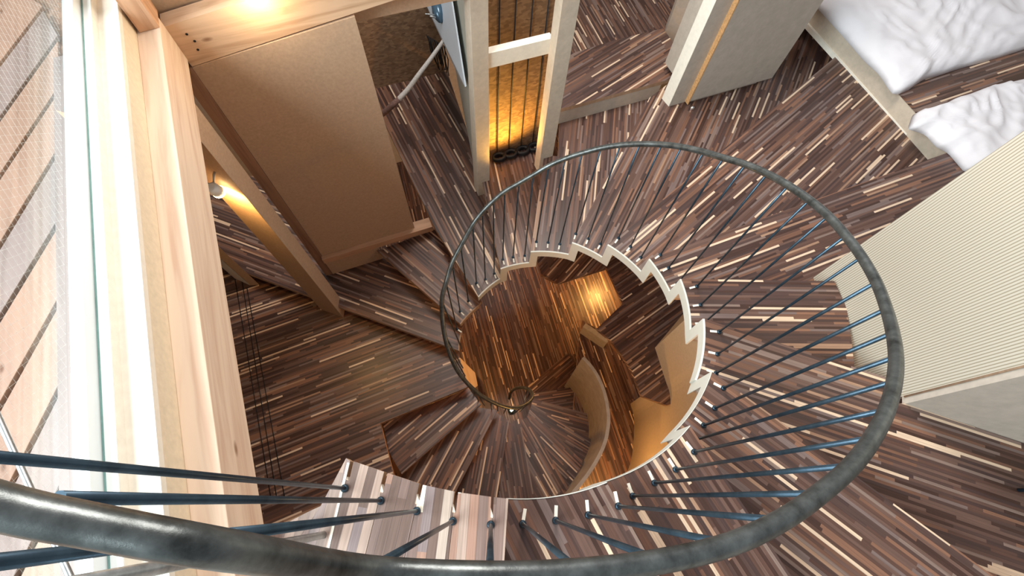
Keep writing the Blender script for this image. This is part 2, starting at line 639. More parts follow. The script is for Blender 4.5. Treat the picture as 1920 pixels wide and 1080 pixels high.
for k in range(-1, 12):
    D = LV(k)
    c = corner[k]
    if k in outer:
        o_pts = [Vector(p) for p in px_poly(outer[k], D)]
    else:
        L1 = 1.9 if k < 11 else 1.5
        nxt = corner[k + 1] + fdir[k + 1] * (L1 + .1)
        o_pts = [c + fdir[k] * L1, (c + fdir[k] * L1 + nxt) / 2 + (fdir[k] + fdir[k + 1]) * 0.15, nxt]
        perp = Vector((fdir[k + 1].y, -fdir[k + 1].x))
    arc = inner_arc(k, k + 1, D)
    # tuck a little under the next step
    d2 = fdir[k + 1]
    pe = Vector((d2.y, -d2.x))
    if pe.dot(corner[k + 1] - corner[k]) < 0:
        pe = -pe
    back = corner[k + 1] + pe * 0.04 + d2 * 0.02
    if k not in outer:
        o_pts[-1] = o_pts[-1] + pe * 0.05
    poly = [c] + o_pts + [back] + [arc[i] for i in range(10, 0, -1)]
    zt = H - D
    t = prism('tread', poly, zt - TH, zt, [MW if k < 12 else MT, MEDGE], stair, udir=fdir[k], off=k * 3.17)
    t['label'] = tread_label[k]
    # white steel stringer plate along the inner edge, stepping down at the front
    if k >= -1:
        w = 0.012 if k < 9 else 0.003
        inn = []
        for p in arc:
            q = Vector((CX, CY)) - p
            q.normalize()
            inn.append(p + q * w)
        depth = 0.075 if k > 0 else 0.055
        vs, fs = [], []
        n = len(arc)
        for i in range(n):
            a_, b_ = arc[i], inn[i]
            vs += [(a_.x, a_.y, zt - depth), (a_.x, a_.y, zt + 0.003), (b_.x, b_.y, zt + 0.003), (b_.x, b_.y, zt - depth)]
        for i in range(n - 1):
            a_, b_ = 4 * i, 4 * i + 4
            for j in range(4):
                fs.append((a_ + j, b_ + j, b_ + (j + 1) % 4, a_ + (j + 1) % 4))
        fs += [(0, 1, 2, 3), (4 * n - 1, 4 * n - 2, 4 * n - 3, 4 * n - 4)]
        if k > 1:
            # down-stand at the front corner
            m0 = len(vs)
            tdir = (arc[1] - arc[0]).normalized()
            w2 = 0.065
            for p in (arc[0], arc[0] + tdir * w2):
                q = (Vector((CX, CY)) - p).normalized()
                pi = p + q * w
                vs += [(p.x, p.y, zt - 0.27), (p.x, p.y, zt - 0.02), (pi.x, pi.y, zt - 0.02), (pi.x, pi.y, zt - 0.27)]
            for j in range(4):
                fs.append((m0 + j, m0 + 4 + j, m0 + 4 + (j + 1) % 4, m0 + (j + 1) % 4))
            fs += [(m0, m0 + 1, m0 + 2, m0 + 3), (m0 + 7, m0 + 6, m0 + 5, m0 + 4)]
        me = bpy.data.meshes.new('stringer_plate')
        me.from_pydata([tuple(v) for v in vs], [], fs)
        bm = bmesh.new()
        bm.from_mesh(me)
        bmesh.ops.recalc_face_normals(bm, faces=bm.faces)
        bm.to_mesh(me)
        bm.free()
        sp_ = link('stringer_plate', me, MWHITE if k > 0 else MEDGE)
        child(sp_, t)
        sp_.parent = t
    # closed riser under the front edge of the higher steps
    if k >= 2:
        e = 0.03
        L = {2: .8, 3: .85, 4: 1.2, 5: 2.2, 6: 1.2, 7: 0.95, 8: 0.85}.get(k, 1.5)
        pin = Vector((fdir[k].y, -fdir[k].x))
        if pin.dot(arc[4] - arc[0]) < 0:
            pin = -pin
        a_ = c + pin * 0.03 + fdir[k] * 0.012
        b_ = a_ + fdir[k] * L
        rz = prism('riser', [a_, b_, b_ + pin * 0.02, a_ + pin * 0.02], zt - 0.195, zt - TH, MGREY)
        child(rz, t)
for o in bpy.data.objects:
    if o.parent and o.parent.name.startswith('tread'):
        o.matrix_parent_inverse = (Matrix.Translation(o.parent.location)).inverted()

# treads are parented with an offset inverse; their own children need the plain identity
for o in bpy.data.objects:
    if o.name.startswith(('riser', 'stringer_plate')) and o.parent:
        o.matrix_parent_inverse = Matrix.Identity(4)

# top landing (level 12) of wide boards in the daylit walnut with notches at each baluster
Dt = LV(12)
landing = empty('top_landing', (0, -0.5, H - Dt))
tag(landing, 'top landing of wide walnut boards coloured as if brightly daylit with slots at the baluster feet', 'landing')
edge = [(953, 935), (926, 932), (868, 925), (851, 922), (793, 908.5), (783, 906), (726, 886.5), (720, 884), (664, 864), (649, 859)]
board_edges = [((953, 935), (926, 932)), ((921, 931.5), (859, 923)), ((852, 921.5), (793, 909)), ((786, 906.5), (727, 887)), ((720, 884.5), (663, 865))]
fe = fdir[12]
LW = 1.3
slots = [(920, 983.8), (849, 977), (781.6, 958), (714, 938.7), (646.7, 915.6)]
bset = []
for (pa, pb) in board_edges:
    a = Vector(XY(*pa, Dt))
    b = Vector(XY(*pb, Dt))
    bset.append((a, b))
def far(p, i):
    # boards fan a little about the well
    base = [(946, 1050), (915, 1050), (842, 1050), (765, 1050), (690, 1050), (620, 1050)][i]
    q = Vector(XY(*base, Dt))
    return q
fan_far = [(946, 1052), (917, 1052), (840, 1052), (757, 1052), (682, 1052), (612, 1052)]
fan_near = [bset[0][0], (bset[0][1] + bset[1][0]) / 2, (bset[1][1] + bset[2][0]) / 2, (bset[2][1] + bset[3][0]) / 2, (bset[3][1] + bset[4][0]) / 2, Vector(XY(657, 862, Dt))]
for i in range(5):
    a, b = bset[i]
    n0, n1 = fan_near[i], fan_near[i + 1]
    f0, f1 = Vector(XY(*fan_far[i], Dt)), Vector(XY(*fan_far[i + 1], Dt))
    d0, d1 = (f0 - n0).normalized(), (f1 - n1).normalized()
    sl = 0.062
    ga = (b - a).normalized()
    pts = [a, a + d0 * sl, n0 + d0 * sl + ga * 0.0008, n0 + d0 * 1.6 + ga * 0.0008, n1 + d1 * 1.6 - ga * 0.0008, n1 + d1 * sl - ga * 0.0008, b + d1 * sl, b]
    o = prism('board', [tuple(p) for p in pts], H - Dt - TH, H - Dt, [MT, MEDGE], landing, udir=d0, off=i * 1.37)
# pale edge board at the corner and the wider floor beyond it
n5 = fan_near[5]
f5 = Vector(XY(*fan_far[5], Dt))
d5 = (f5 - n5).normalized()
cpt = Vector(XY(649, 859, Dt))
prism('edge_board', [tuple(p) for p in (n5 + d5 * .004, cpt, Vector(XY(601, 949, Dt)), Vector(XY(560, 1010, Dt)), n5 + d5 * 0.36, )], H - Dt - TH, H - Dt, [MT, MEDGE], landing, udir=d5, off=2.2)
ii = Vector((-d5.y, d5.x)) * (0.008 if (n5 - cpt).dot(Vector((-d5.y, d5.x))) < 0 else -0.008)
prism('inlay_strip', [tuple(n5 + d5 * .01), tuple(n5 + d5 * .34), tuple(n5 + d5 * .34 + ii), tuple(n5 + d5 * .01 + ii)], H - Dt - .01, H - Dt + .0015, MNOTCH, landing)
prism('side_board', [XY(601, 949, Dt), XY(581, 958, Dt), XY(480, 1010, Dt), XY(265, 1080, Dt), XY(100, 1300, Dt), XY(520, 1300, Dt), XY(560, 1011, Dt)], H - Dt - TH, H - Dt, [MT, MEDGE], landing, udir=d5, off=.7)

# ------------------------------------------------------------------ handrail with balusters
bal = [((857, 617), (836.4, 529.7)), ((862.8, 583.9), (847.5, 493.6)), ((878, 564.4), (864, 461.7)), ((893.3, 531), (886.4, 421.4)), ((910, 524), (904.4, 397.8)), ((926.7, 513), (925, 377)), ((942.8, 486.7), (946.7, 358.9)), ((962, 482.5), (973, 343.6)), ((983.6, 479.7), (1000, 328)),
       ((1005.5, 453.7), (1029, 311)), ((1027.5, 455), (1060, 297.5)), ((1049.4, 458), (1092, 287)), ((1079.5, 438.7), (1127, 277.8)), ((1102.7, 448), (1163, 272)), ((1125.8, 458), (1200, 270)), ((1159.4, 446.8), (1241, 271)), ((1182, 462.8), (1278, 275.5)), ((1201.4, 483), (1319.7, 285)), ((1238, 478), (1356.8, 296)), ((1253.3, 502.5), (1398.4, 308.3)), ((1269.6, 532), (1438.7, 326)),
       ((1306.3, 537), (1478.4, 348)), ((1313.4, 571.7), (1518, 375.4)), ((1318.5, 606.4), (1553, 405)), ((1348, 622.5), (1586, 442)), ((1345, 664), (1616, 482)), ((1342, 700), (1643, 529)), ((1356, 728), (1662, 579)), ((1339.7, 765.5), (1674, 624)), ((1319, 797.5), (1680, 669)), ((1306, 824), (1677, 715)), ((1301, 847.5), (1663, 768)), ((1266.4, 880.5), (1636, 821)), ((1226.7, 905.5), (1597, 873)), ((1186, 930), (1538, 925)), ((1159, 949), (1466, 975)),
       ((1102.6, 965.7), (1370, 1020)), ((1041.7, 976), (1240, 1052)), ((980, 982), (1087, 1071)), ((920, 984), (918, 1078)), ((849, 977), (690, 1068)), ((781.6, 958), (430, 1032)), ((714, 938.7), (170, 985))]
lev = [i // 3 for i in range(27)] + [9] * 4 + [10] * 4 + [11] * 4 + [12] * 4
cf = [1.25283771, -1.40257484, -1.65780574, 2.33908894]
rail = empty('spiral_handrail', (CX, CY, H - LV(12)))
tag(rail, 'dark steel spiral handrail with thin round balusters winding around the stairwell', 'handrail')
rail_pts = []
# lower helix, winding into the narrow flight
low = [((955, 747), 5.50), ((958, 735), 5.36), ((968, 728), 5.20), ((982, 727), 5.05), ((995, 733), 4.90), ((998, 745), 4.74), ((988, 757), 4.58), ((968, 765), 4.38), ((945, 762), 4.18),
       ((920, 752), 4.00), ((896, 737), 3.84), ((873, 715), 3.68), ((855, 690), 3.54), ((842, 660), 3.42), ((833, 625), 3.30), ((829, 590), 3.20), ((829, 558), 3.10)]
for (q, d) in low:
    rail_pts.append(at(*q, d))
tops = []
for i, (b, t) in enumerate(bal):
    x = i / 40
    dt = (cf[0] * x ** 3 + cf[1] * x ** 2 + cf[2] * x + cf[3]) * 1.294
    if i == 41:
        dt = 0.475
    if i == 42:
        dt = 0.43
    p = at(*t, dt)
    base = at(*b, LV(lev[i]))
    tops.append((base, p))
    rail_pts.append(p)
b43, p43 = at(646.7, 915.6, LV(12)), at(-330, 852, 0.355)
bal.append(((646.7, 915.6), (-330, 852)))
lev.append(12)
tops.append((b43, p43))
rail_pts += [at(0, 949, 0.405), p43, at(-900, 700, 0.31)]
tube('rail', spline(rail_pts, 5), 0.0165, MRAIL, rail, 16)
fix = {41: (420, 1004), 42: (85, 938), 43: (-330, 832)}
for i, (b, p) in enumerate(tops):
    if i in fix:             # upright above its foot
        w_ = ray(*fix[i])
        ax_ = Vector((w_.x, w_.y)) / -w_.z
        p = Vector((b.x, b.y, H - Vector((b.x, b.y)).dot(ax_) / ax_.dot(ax_)))
    zt = p.z - 0.012
    u = tube('baluster', [b, Vector((b.x * .5 + p.x * .5, b.y * .5 + p.y * .5, (b.z + zt) / 2)), Vector((p.x, p.y, zt))], 0.0062 if i > 25 else 0.0055, MSTEEL, rail, 10)
    f = lathe('foot_collar', [(0.013, 0.0), (0.013, 0.006), (0.008, 0.012)], b, MSTEEL, None, 14)
    child(f, u)
    f.matrix_parent_inverse = Matrix.Identity(4)
    # pale wooden plug in the slot between foot and edge
    if lev[i] <= 11:
        q = (Vector((CX, CY)) - Vector((b.x, b.y))).normalized()
        s = Vector((-q.y, q.x))
        c0 = Vector((b.x, b.y)) + q * 0.012
        c1 = Vector((b.x, b.y)) + q * 0.05
        pl = prism('slot_plug', [tuple(c0 + s * .006), tuple(c1 + s * .006), tuple(c1 - s * .006), tuple(c0 - s * .006)], b.z - 0.01, b.z + 0.003, MNOTCH)
        child(pl, u)
        pl.matrix_parent_inverse = Matrix.Identity(4)
    else:
        bx = prism('slot_plug', px_poly([(b0 + dx, b1 + dy) for (b0, b1) in [bal[i][0]] for dx, dy in ((-9, -30), (0, -32), (8, -4), (-3, -4))], LV(12)), b.z - 0.045, b.z - 0.004, MNOTCH)
        child(bx, u)
        bx.matrix_parent_inverse = Matrix.Identity(4)
# lower balusters, on the narrow flight
lowb = [((866, 655), (829, 575), -1), ((868, 690), (833, 625), -1.5), ((872, 705), (843, 662), -2), ((878, 722), (856, 692), -2), ((889, 740), (873, 715), -3), ((897, 752), (884, 727), -3),
        ((908, 760), (897, 738), -3.6), ((922, 768), (910, 747), -4), ((933, 770), (926, 756), -4.5), ((945, 775), (940, 761), -5), ((956, 777), (953, 764), -5.6), ((964, 776), (966, 765), -6.1),
        ((974, 772), (979, 761), -6.8), ((981, 766), (988, 756), -7.4), ((984, 758), (996, 749), -8.0), ((984, 750), (996, 738), -8.6)]
for (b, t, k) in lowb:
    B_ = at(*b, LV(k))
    # stand the baluster upright and let it end at the rail
    best = min((q for q in rail_pts[:18]), key=lambda q: (q - at(*t, (H - q.z))).length)
    sp_all = spline(rail_pts[:22], 6)
    best = min(sp_all, key=lambda q: (Vector((q.x, q.y)) - Vector((B_.x, B_.y))).length + (0 if q.z > B_.z + .4 else 5))
    tube('baluster', [B_, Vector((best.x, best.y, best.z - .01))], 0.0055, MSTEEL, rail, 8)
# newel posts at the landing corner
nb = at(606, 1003, Dt)
tube('newel_post', [nb, nb + Vector((0, 0, 1.15))], 0.011, MROD, rail, 14)
nb2 = at(590, 981, Dt)
tube('newel_post', [nb2, nb2 + Vector((0, 0, 1.2))], 0.010, MSTEEL, rail, 14)

# ------------------------------------------------------------------ big landing below the beam (level -2)
D2 = LV(-2)
plat = prism('landing_platform', px_poly([(859, 655), (866, 690), (880, 724), (713, 794), (737, 886), (765, 1000), (480, 1130), (250, 1130), (120, 460), (300, 400), (640, 545), (800, 600)], D2),
             H - D2 - TH, H - D2, [MW, MSTUD], udir=(1, 0.03))
tag(plat, 'large dark walnut strip landing beside the spruce beam, below the top landing', 'landing')
for j, (a, b) in enumerate([((440, 520), (508, 935)), ((453, 522), (519, 935)), ((463, 540), (534, 935))]):
    tube('floor_groove_strip', [at(*a, D2 - .003), at((a[0] + b[0]) / 2, (a[1] + b[1]) / 2, D2 - .003), at(*b, D2 - .003)], 0.004, MBLACK, plat, 8)

# ------------------------------------------------------------------ narrow lower flight
lowst = empty('lower_staircase', (0.6, 0.9, 0))
tag(lowst, 'narrow dark winding flight of steps at the bottom of the stairwell', 'staircase')
fan = [  # own front edge (inner, outer) in picture coordinates, level
    ((902, 758), (753, 889), -3), ((933, 769), (855, 921), -4), ((955, 789), (931, 935), -5), ((975, 784), (1003, 940), -6),
    ((989, 782), (1066, 915), -7), ((993, 768), (1090, 862), -8), ((997, 758), (1112, 826), -9), ((1000, 747), (1110, 778), -10),
    ((1001, 737), (1100, 722), -11), ((990, 724), (1062, 664), -12)]
prev_in, prev_out, prev_D = (880, 724), (713, 794), D2
for i, (pi, po, k) in enumerate(fan):
    D = LV(k)
    a = Vector(XY(*pi, D))
    b = Vector(XY(*po, D))
    c = Vector(XY(*prev_in, prev_D))
    d = Vector(XY(*prev_out, prev_D))
    e = (d - c).normalized()
    f = (b - a).normalized()
    ext = 0.25 if i not in (0,) else 0.0
    if i in (5, 6, 7, 8, 9):
        ext = 0.02
    # push the hidden back edge under the step above
    bk = (c - a).normalized() * 0.03
    poly = [a, b + f * ext, (b + f * ext + d + e * ext) / 2 + (e + f) * 0.02, d + e * ext + bk, c + bk]
    # visible trapezoid ends at the front edge
    t = prism('tread', [tuple(p) for p in poly], H - D - 0.04, H - D, [MW, MSTUD], lowst, udir=f, off=i * 2.3 + 11)
    prev_in, prev_out, prev_D = pi, po, D
# curved parapet around the flight
ptop = [(1091, 672), (1104, 686), (1117, 705), (1129, 732), (1136, 762), (1138, 790), (1133, 822), (1121, 852), (1103, 882), (1080, 912), (1050, 945)]
pp = [XY(x, y, 5.0) for x, y in ptop]
pp = [(v.x, v.y) for v in spline([Vector((a, b, 0)) for a, b in pp], 4)]
par = wall_strip('curved_parapet', pp[::-1], 0.0, H - 5.0, 0.035, MCAP)
tag(par, 'curved grey parapet wall beside the lowest winding steps', 'parapet')

# ------------------------------------------------------------------ lower rooms seen through the well
# dark raised floor under the right hand side
o = prism('raised_floor', px_poly([(1136, 499), (1169, 568), (1119, 616), (1150, 643), (1184, 693), (1202, 742), (1250, 760), (1420, 700), (1420, 480), (1130, 430)], 4.8), H - 4.85, H - 4.8, [MW, MW], udir=(1, 0.25), off=5)
tag(o, 'dark walnut platform glimpsed through the stairwell beside the orange lit wall', 'platform')
o = prism('corridor_floor', px_poly([(1092, 600), (1119, 616), (1150, 655), (1230, 740), (1235, 900), (1060, 960), (1085, 640)], 6.15), H - 6.2, H - 6.15, [MW, MEDGE], udir=(0.1, 1), off=8)
tag(o, 'warm lit curved walnut passage between parapet and orange wall', 'platform')
o = prism('half_landing', px_poly([(985, 440), (1005, 478), (1015, 515), (1045, 531), (1137, 503), (1150, 440)], 4.95), H - 5.0, H - 4.95, [MW, MW], udir=(1, 0.55), off=3)
tag(o, 'dark brown platform just inside the top of the stairwell opening', 'platform')
o = prism('low_partition', px_poly([(1093, 613), (1098, 606), (1143, 635), (1138, 643)], 5.9), 0.35, H - 5.9, [MCAP, MCAP])
tag(o, 'short dark partition wall at the edge of the warm lit floor', 'partition')
# wall with amber light, following the stair on its outer side
wp = [XY(1300, 560, 4.8), XY(1282, 587, 4.8), XY(1228, 652, 4.8), XY(1247, 711, 4.8), XY(1189, 790, 6.15), XY(1182, 868, 6.15), XY(1150, 930, 6.15)]
MAP = plain('apricot_wallpaper', (0.50, 0.40, 0.29), 0.85, 0.04, 40, 0.2)
o = wall_strip('wall_lower_east', wp[:4][::-1], H - 4.8, H - 3.05, 0.05, MAP)
struct(o)
wp2 = [(v.x, v.y) for v in spline([Vector((a, b, 0)) for a, b in wp[3:]], 5)]
o = wall_strip('wall_lower_south', wp2[::-1], H - 6.15, H - 3.05, 0.05, MAP)
struct(o)

# small lit stool and glowing lamp at the bottom
o = empty('wooden_box', tuple(at(878, 695, 6.3)))
tag(o, 'small pale wooden box at the left edge of the lowest floor', 'box')
bp = px_poly([(862, 671), (891, 700), (896, 724), (880, 736), (866, 720)], 6.1)
prism('box_body', bp, 0.0, H - 6.1, MPINE_X, o)
prism('box_lid', [(x * 1.0, y * 1.0) for x, y in bp], H - 6.1, H - 6.07, MPINE_Y, o)
lp = at(960, 768, 6.42)
o = empty('floor_lamp', tuple(lp))
tag(o, 'small warm glowing lamp at the very bottom of the spiral', 'lamp')
lathe('lamp_base', [(0.05, 0), (0.05, 0.02), (0.02, 0.03)], (lp.x, lp.y, 0.0), MSTEEL, o)
lathe('bulb', [(0.01, 0), (0.02, 0.02), (0.025, 0.04), (0.02, 0.06), (0.008, 0.07)], (lp.x, lp.y, 0.03), MGLOW, o)

# ------------------------------------------------------------------ west wall with the tall window
Db = 1.80
xb = at(422.5, 540, Db).x
tp = on_x(367, 540, xb)          # top edge of the beam's inner face
zt = tp.z
zb = H - Db
def x_at_z(px, z, py=540):
    return at(px, py, H - z).x
x1 = x_at_z(309, zt)             # back of the beam top
z2 = on_x(270, 540, x1).z        # top of the tan band
x2 = x_at_z(219, z2)             # back of the cream sill
z3 = on_x(203, 540, x2).z
x3 = x_at_z(183, z3)
z4 = on_x(160, 540, x3).z
x4 = x_at_z(126, z4)
Y0, Y1 = -1.6, 3.4
yb_ = on_x(302, 55, xb).y
beam = prism('spruce_beam', [(x1, Y0), (xb, Y0), (xb, 2.46), (x1, 2.46)], zb, zt, MPINE_Y, bevel=0.003)
tag(beam, 'long pale spruce beam running beside the window at the left', 'beam')
ww = empty('window_1', (x2, 1, z2))
ww['kind'] = 'structure'
struct(box('wall_west', (x1 - 0.20, Y0, H - 1.8), (x1, Y1, z2 - 0.02), MCREAM))
struct(box('wall_west', (x1 - 0.34, Y0, H - 2.39), (x1 - 0.19, Y1, H - 1.8), MCREAM))
struct(box('wall_west_lower', (-2.4, -2.6, 0), (-2.3, 5.4, H - 2.52), MGREY)).name = 'wall_west.001'
struct(box('ceiling', (-5.0, -3.0, H - 2.44), (x1 - 0.19, 3.1, H - 2.39), MGREY))
sill = box('sill', (x2, Y0, z2 - 0.02), (x1, Y1, z2 + 0.004), MOFF, ww)
box('frame_inner', (x2 - 0.05, Y0, z2 - 0.02), (x2, Y1, z3), MOFF, ww)
box('frame_rail', (x3, Y0, z3 - 0.02), (x2 - 0.001, Y1, z3 + 0.004), MFRAME, ww)
box('glazing_gasket', (x3 - 0.0045, Y0, z3 - 0.03), (x3, Y1, z3 + 0.006), plain('green_glass_edge', (0.16, 0.30, 0.28), 0.2, 0.1), ww)
box('frame_outer', (x3 - 0.04, Y0, z4 - 0.1), (x3 - 0.007, Y1, z4), MFRAME, ww)
box('flashing', (x4, Y0, z4 - 0.03), (x3 - 0.04, Y1, z4 - 0.005), MSILL, ww)
pane = box('pane', (x4 - 0.012, Y0, z4 - 0.02), (x4, Y1, z4 + 2.6), MGLASS, ww)
# wire mesh inside the glass
bm = bmesh.new()
def bar(bm, p, q, r):
    p, q = Vector(p), Vector(q)
    t = (q - p).normalized()
    n1 = t.cross(Vector((1, 0, 0))).normalized() * r
    n2 = Vector((1, 0, 0)) * r
    v = [bm.verts.new(p + n1), bm.verts.new(p + n2), bm.verts.new(p - n1), bm.verts.new(p - n2),
         bm.verts.new(q + n1), bm.verts.new(q + n2), bm.verts.new(q - n1), bm.verts.new(q - n2)]
    for j in range(4):
        bm.faces.new((v[j], v[(j + 1) % 4], v[4 + (j + 1) % 4], v[4 + j]))
zlo, zhi = z4, z4 + 1.5
step = 0.034
ya, yc = -0.3, 2.9
n = int((yc - ya + (zhi - zlo)) / step)
for i in range(n):
    s = ya - (zhi - zlo) + i * step
    for sg in (1, -1):
        # line y = s + sg-direction
        y_a, z_a, y_b, z_b = s, zlo, s + (zhi - zlo), zhi
        if sg < 0:
            z_a, z_b = zhi, zlo
        if y_a < ya:
            t = (ya - y_a) / (y_b - y_a)
            z_a = z_a + (z_b - z_a) * t
            y_a = ya
        if y_b > yc:
            t = (yc - y_a) / (y_b - y_a)
            z_b = z_a + (z_b - z_a) * t
            y_b = yc
        if y_b - y_a > 0.01:
            bar(bm, (x4 - 0.006, y_a, z_a), (x4 - 0.006, y_b, z_b), 0.00022)
me = bpy.data.meshes.new('wire_mesh')
bm.to_mesh(me)
bm.free()
wm = link('wire_mesh', me, plain('pale_wire', (0.80, 0.78, 0.74), 0.4, 0.02, 10, 0, 0.2))
child(wm, ww)
# steel brace rod inside the window
ra, rb = at(0, 790, 1.05), at(131, 1080, 1.05)
dd = rb - ra
o = tube('brace_rod', [ra - dd * 1.2, ra, rb, rb + dd * 1.0], 0.006, MROD, None, 12)
tag(o, 'slanting bright steel tie rod in front of the window', 'rod')
# outdoor boards
DD = 2.3
gaps = [((0, 0), (20, -30)), ((0, 120), (80, 15)), ((0, 222), (108, 71)), ((0, 330), (110, 166)), ((0, 460), (111, 279)), ((0, 596), (117, 404)), ((0, 762), (122, 543)), ((5, 940), (123, 705)), ((30, 1085), (128, 888)), ((95, 1150), (132, 1075))]
deck = empty('outdoor_screen', tuple(at(60, 500, DD)))
tag(deck, 'weathered cedar screen of slanting boards outside the wired glass', 'screen')
xd = at(128, 540, DD).x
for i in range(len(gaps) - 1):
    (a, b), (c, d) = gaps[i], gaps[i + 1]
    A_, B_ = at(*a, DD), at(*b, DD)
    C_, E_ = at(*c, DD), at(*d, DD)
    u1 = (A_ - B_)
    u2 = (C_ - E_)
    w1 = (C_ - A_).normalized() * 0.0
    pts = [B_, A_ + u1 * 1.2, C_ + u2 * 1.2, E_]
    sh = (Vector((0, 1, 0)))
    pts[0] = pts[0] - sh * 0.028
    pts[1] = pts[1] - sh * 0.028
    pts[2] = pts[2] + sh * 0.028
    pts[3] = pts[3] + sh * 0.028
    o = prism('board', [(p.x, p.y) for p in pts], H - DD - 0.03, H - DD, [MDECK2 if i in (1, 7, 4) else MDECK], deck, bevel=0.003)
box('edge_batten', (xd - 0.04, -2.2, H - DD - 0.03), (xd + 0.03, 3.4, H - DD + 0.02), MDECK2, deck)
box('dark_gap_backing', (xd - 2.6, -3.4, H - DD - 0.075), (xd - 0.0, 4.6, H - DD - 0.05), MSTUD, deck)  # dark sheet added to darken the gaps between the boards

# ------------------------------------------------------------------ cross beam, corner post, panel wall (line y = 2.46)
YW = 2.46
def onw(px, py):
    return on_y(px, py, YW)
p_bl, p_tl = onw(360, 125), onw(303, 52)
p_br, p_tr = onw(752, -4), onw(466, 0)
zb1 = (p_bl.z + p_br.z) / 2
def quad_wall(name, pts, thick, mat, parent=None, uvs=False):
    """planar face given by corner points (3D, in the plane y=const), thickened away from the viewer"""
    n = len(pts)
    vs = [tuple(p) for p in pts] + [(p[0], p[1] + thick, p[2]) for p in pts]
    fs = [tuple(range(n)), tuple(range(n, 2 * n))[::-1]] + [(i, n + i, n + (i + 1) % n, (i + 1) % n) for i in range(n)]
    me = bpy.data.meshes.new(name)
    me.from_pydata(vs, [], fs)
    bm = bmesh.new()
    bm.from_mesh(me)
    bmesh.ops.recalc_face_normals(bm, faces=bm.faces)
    bm.to_mesh(me)
    bm.free()
    put_uv(me, lambda c: (c.x, c.z))
    o = link(name, me, mat)
    if parent is not None:
        child(o, parent)
    return o
def ext(p, q, t):
    return p + (q - p) * t
cb = quad_wall('cross_beam', [p_bl, ext(p_bl, p_br, 1.6), ext(p_tl, p_tr, 3.9), p_tl], 0.10, MPINE_X)
tag(cb, 'knotty spruce cross beam above the big particle board panel', 'beam')
s1 = onw(303, 52)
for j, (x, y) in enumerate([(350, 64), (365, 77), (371, 93)]):
    q = onw(x, y)
    o = lathe('bolt_head', [(0.004, -0.002), (0.006, 0.0), (0.006, 0.002), (0.003, 0.003)], (q.x, q.y, q.z), MBLACK, cb, 12, axis=(0, -1, 0))
# board above and behind the cross beam
q1, q2 = on_y(299, 22, 2.6), on_y(380, 0, 2.6)
o = quad_wall('upper_wall_board', [Vector((q1.x - .1, 2.58, q1.z - .25)), Vector((1.2, 2.58, q1.z - .25)), Vector((1.2, 2.58, q1.z + .9)), Vector((q1.x - .1, 2.58, q1.z + .9))], 0.03, MPANEL)
tag(o, 'plain board rising behind the cross beam at the top edge', 'wall board')
# corner post
pa, pb2, pc = at(262, 62, H - zt), at(300, 52, H - zt), at(299, 23, H - zt)
e1 = Vector((pa.x, pa.y)); e2 = Vector((pb2.x, pb2.y)); e3 = Vector((pb2.x, pb2.y + 0.12)); e4 = Vector((pa.x, pa.y + 0.12))
o = prism('corner_post', [tuple(e1), tuple(e2), tuple(e3), tuple(e4)], zt, zt + 1.3, MPINE_Z, bevel=0.003)
tag(o, 'upright spruce post standing on the beam in the top left corner', 'post')
# ceiling lamp sitting on the cross beam
lq = onw(478, 2)
o = empty('beam_lamp', tuple(lq))
tag(o, 'glowing warm lamp on top of the cross beam at the picture edge', 'lamp')
lathe('lamp_housing', [(0.05, 0), (0.055, 0.02), (0.055, 0.07), (0.03, 0.08)], (lq.x + 0.02, 2.44 - .03, lq.z + 0.07), MFRAME, o)
lathe('lamp_glass', [(0.02, -0.04), (0.045, -0.02), (0.05, 0.0)], (lq.x + 0.02, 2.44 - .03, lq.z + 0.07), MGLOW, o)
add_light('beam_lamp_light', 'POINT', (lq.x + 0.02, 2.35, lq.z + 0.02), 2, (1, 0.72, 0.4), 0.05)

# big particle board panel
A1, A2, A3, A4 = onw(361, 126), onw(664, 30), onw(777, 425), onw(602, 477)
x_l, x_r = (A1.x + A4.x) / 2, (A2.x + A3.x) / 2
zbt = (A3.z + A4.z) / 2
o = quad_wall('wall_panel', [Vector((x_l, YW - .005, A4.z - .02)), Vector((x_r, YW - .005, A3.z - .02)), Vector((x_r, YW - .005, A2.z)), Vector((x_l, YW - .005, A1.z))], 0.025, MPANEL)
tag(o, 'large plain particle board wall panel below the cross beam', 'wall panel')
# sill under it and plaster below
o = box('wall_sill', (x_l - 0.01, YW - 0.05, zbt - 0.09), (x_r + 0.16, YW + 0.06, zbt - 0.015), timber('pine_sill', (0.52, 0.31, 0.20), (0.40, 0.22, 0.13), 0, knots=False), bevel=0.003)
tag(o, 'wooden sill along the foot of the particle board panel', 'sill')
o = box('plaster_upstand', (x_l - 0.01, YW - 0.015, H - LV(-1)), (x_r - 0.38, YW + 0.04, zbt - 0.09), MPANEL)
tag(o, 'strip of beige board between sill and dark step', 'wall board')
o = box('wall_stud', (x_l - 0.075, YW - 0.01, H - LV(-1)), (x_l - 0.002, YW + 0.07, A1.z), MSTUD)
tag(o, 'dark brown wooden stud at the left edge of the particle board panel', 'stud')
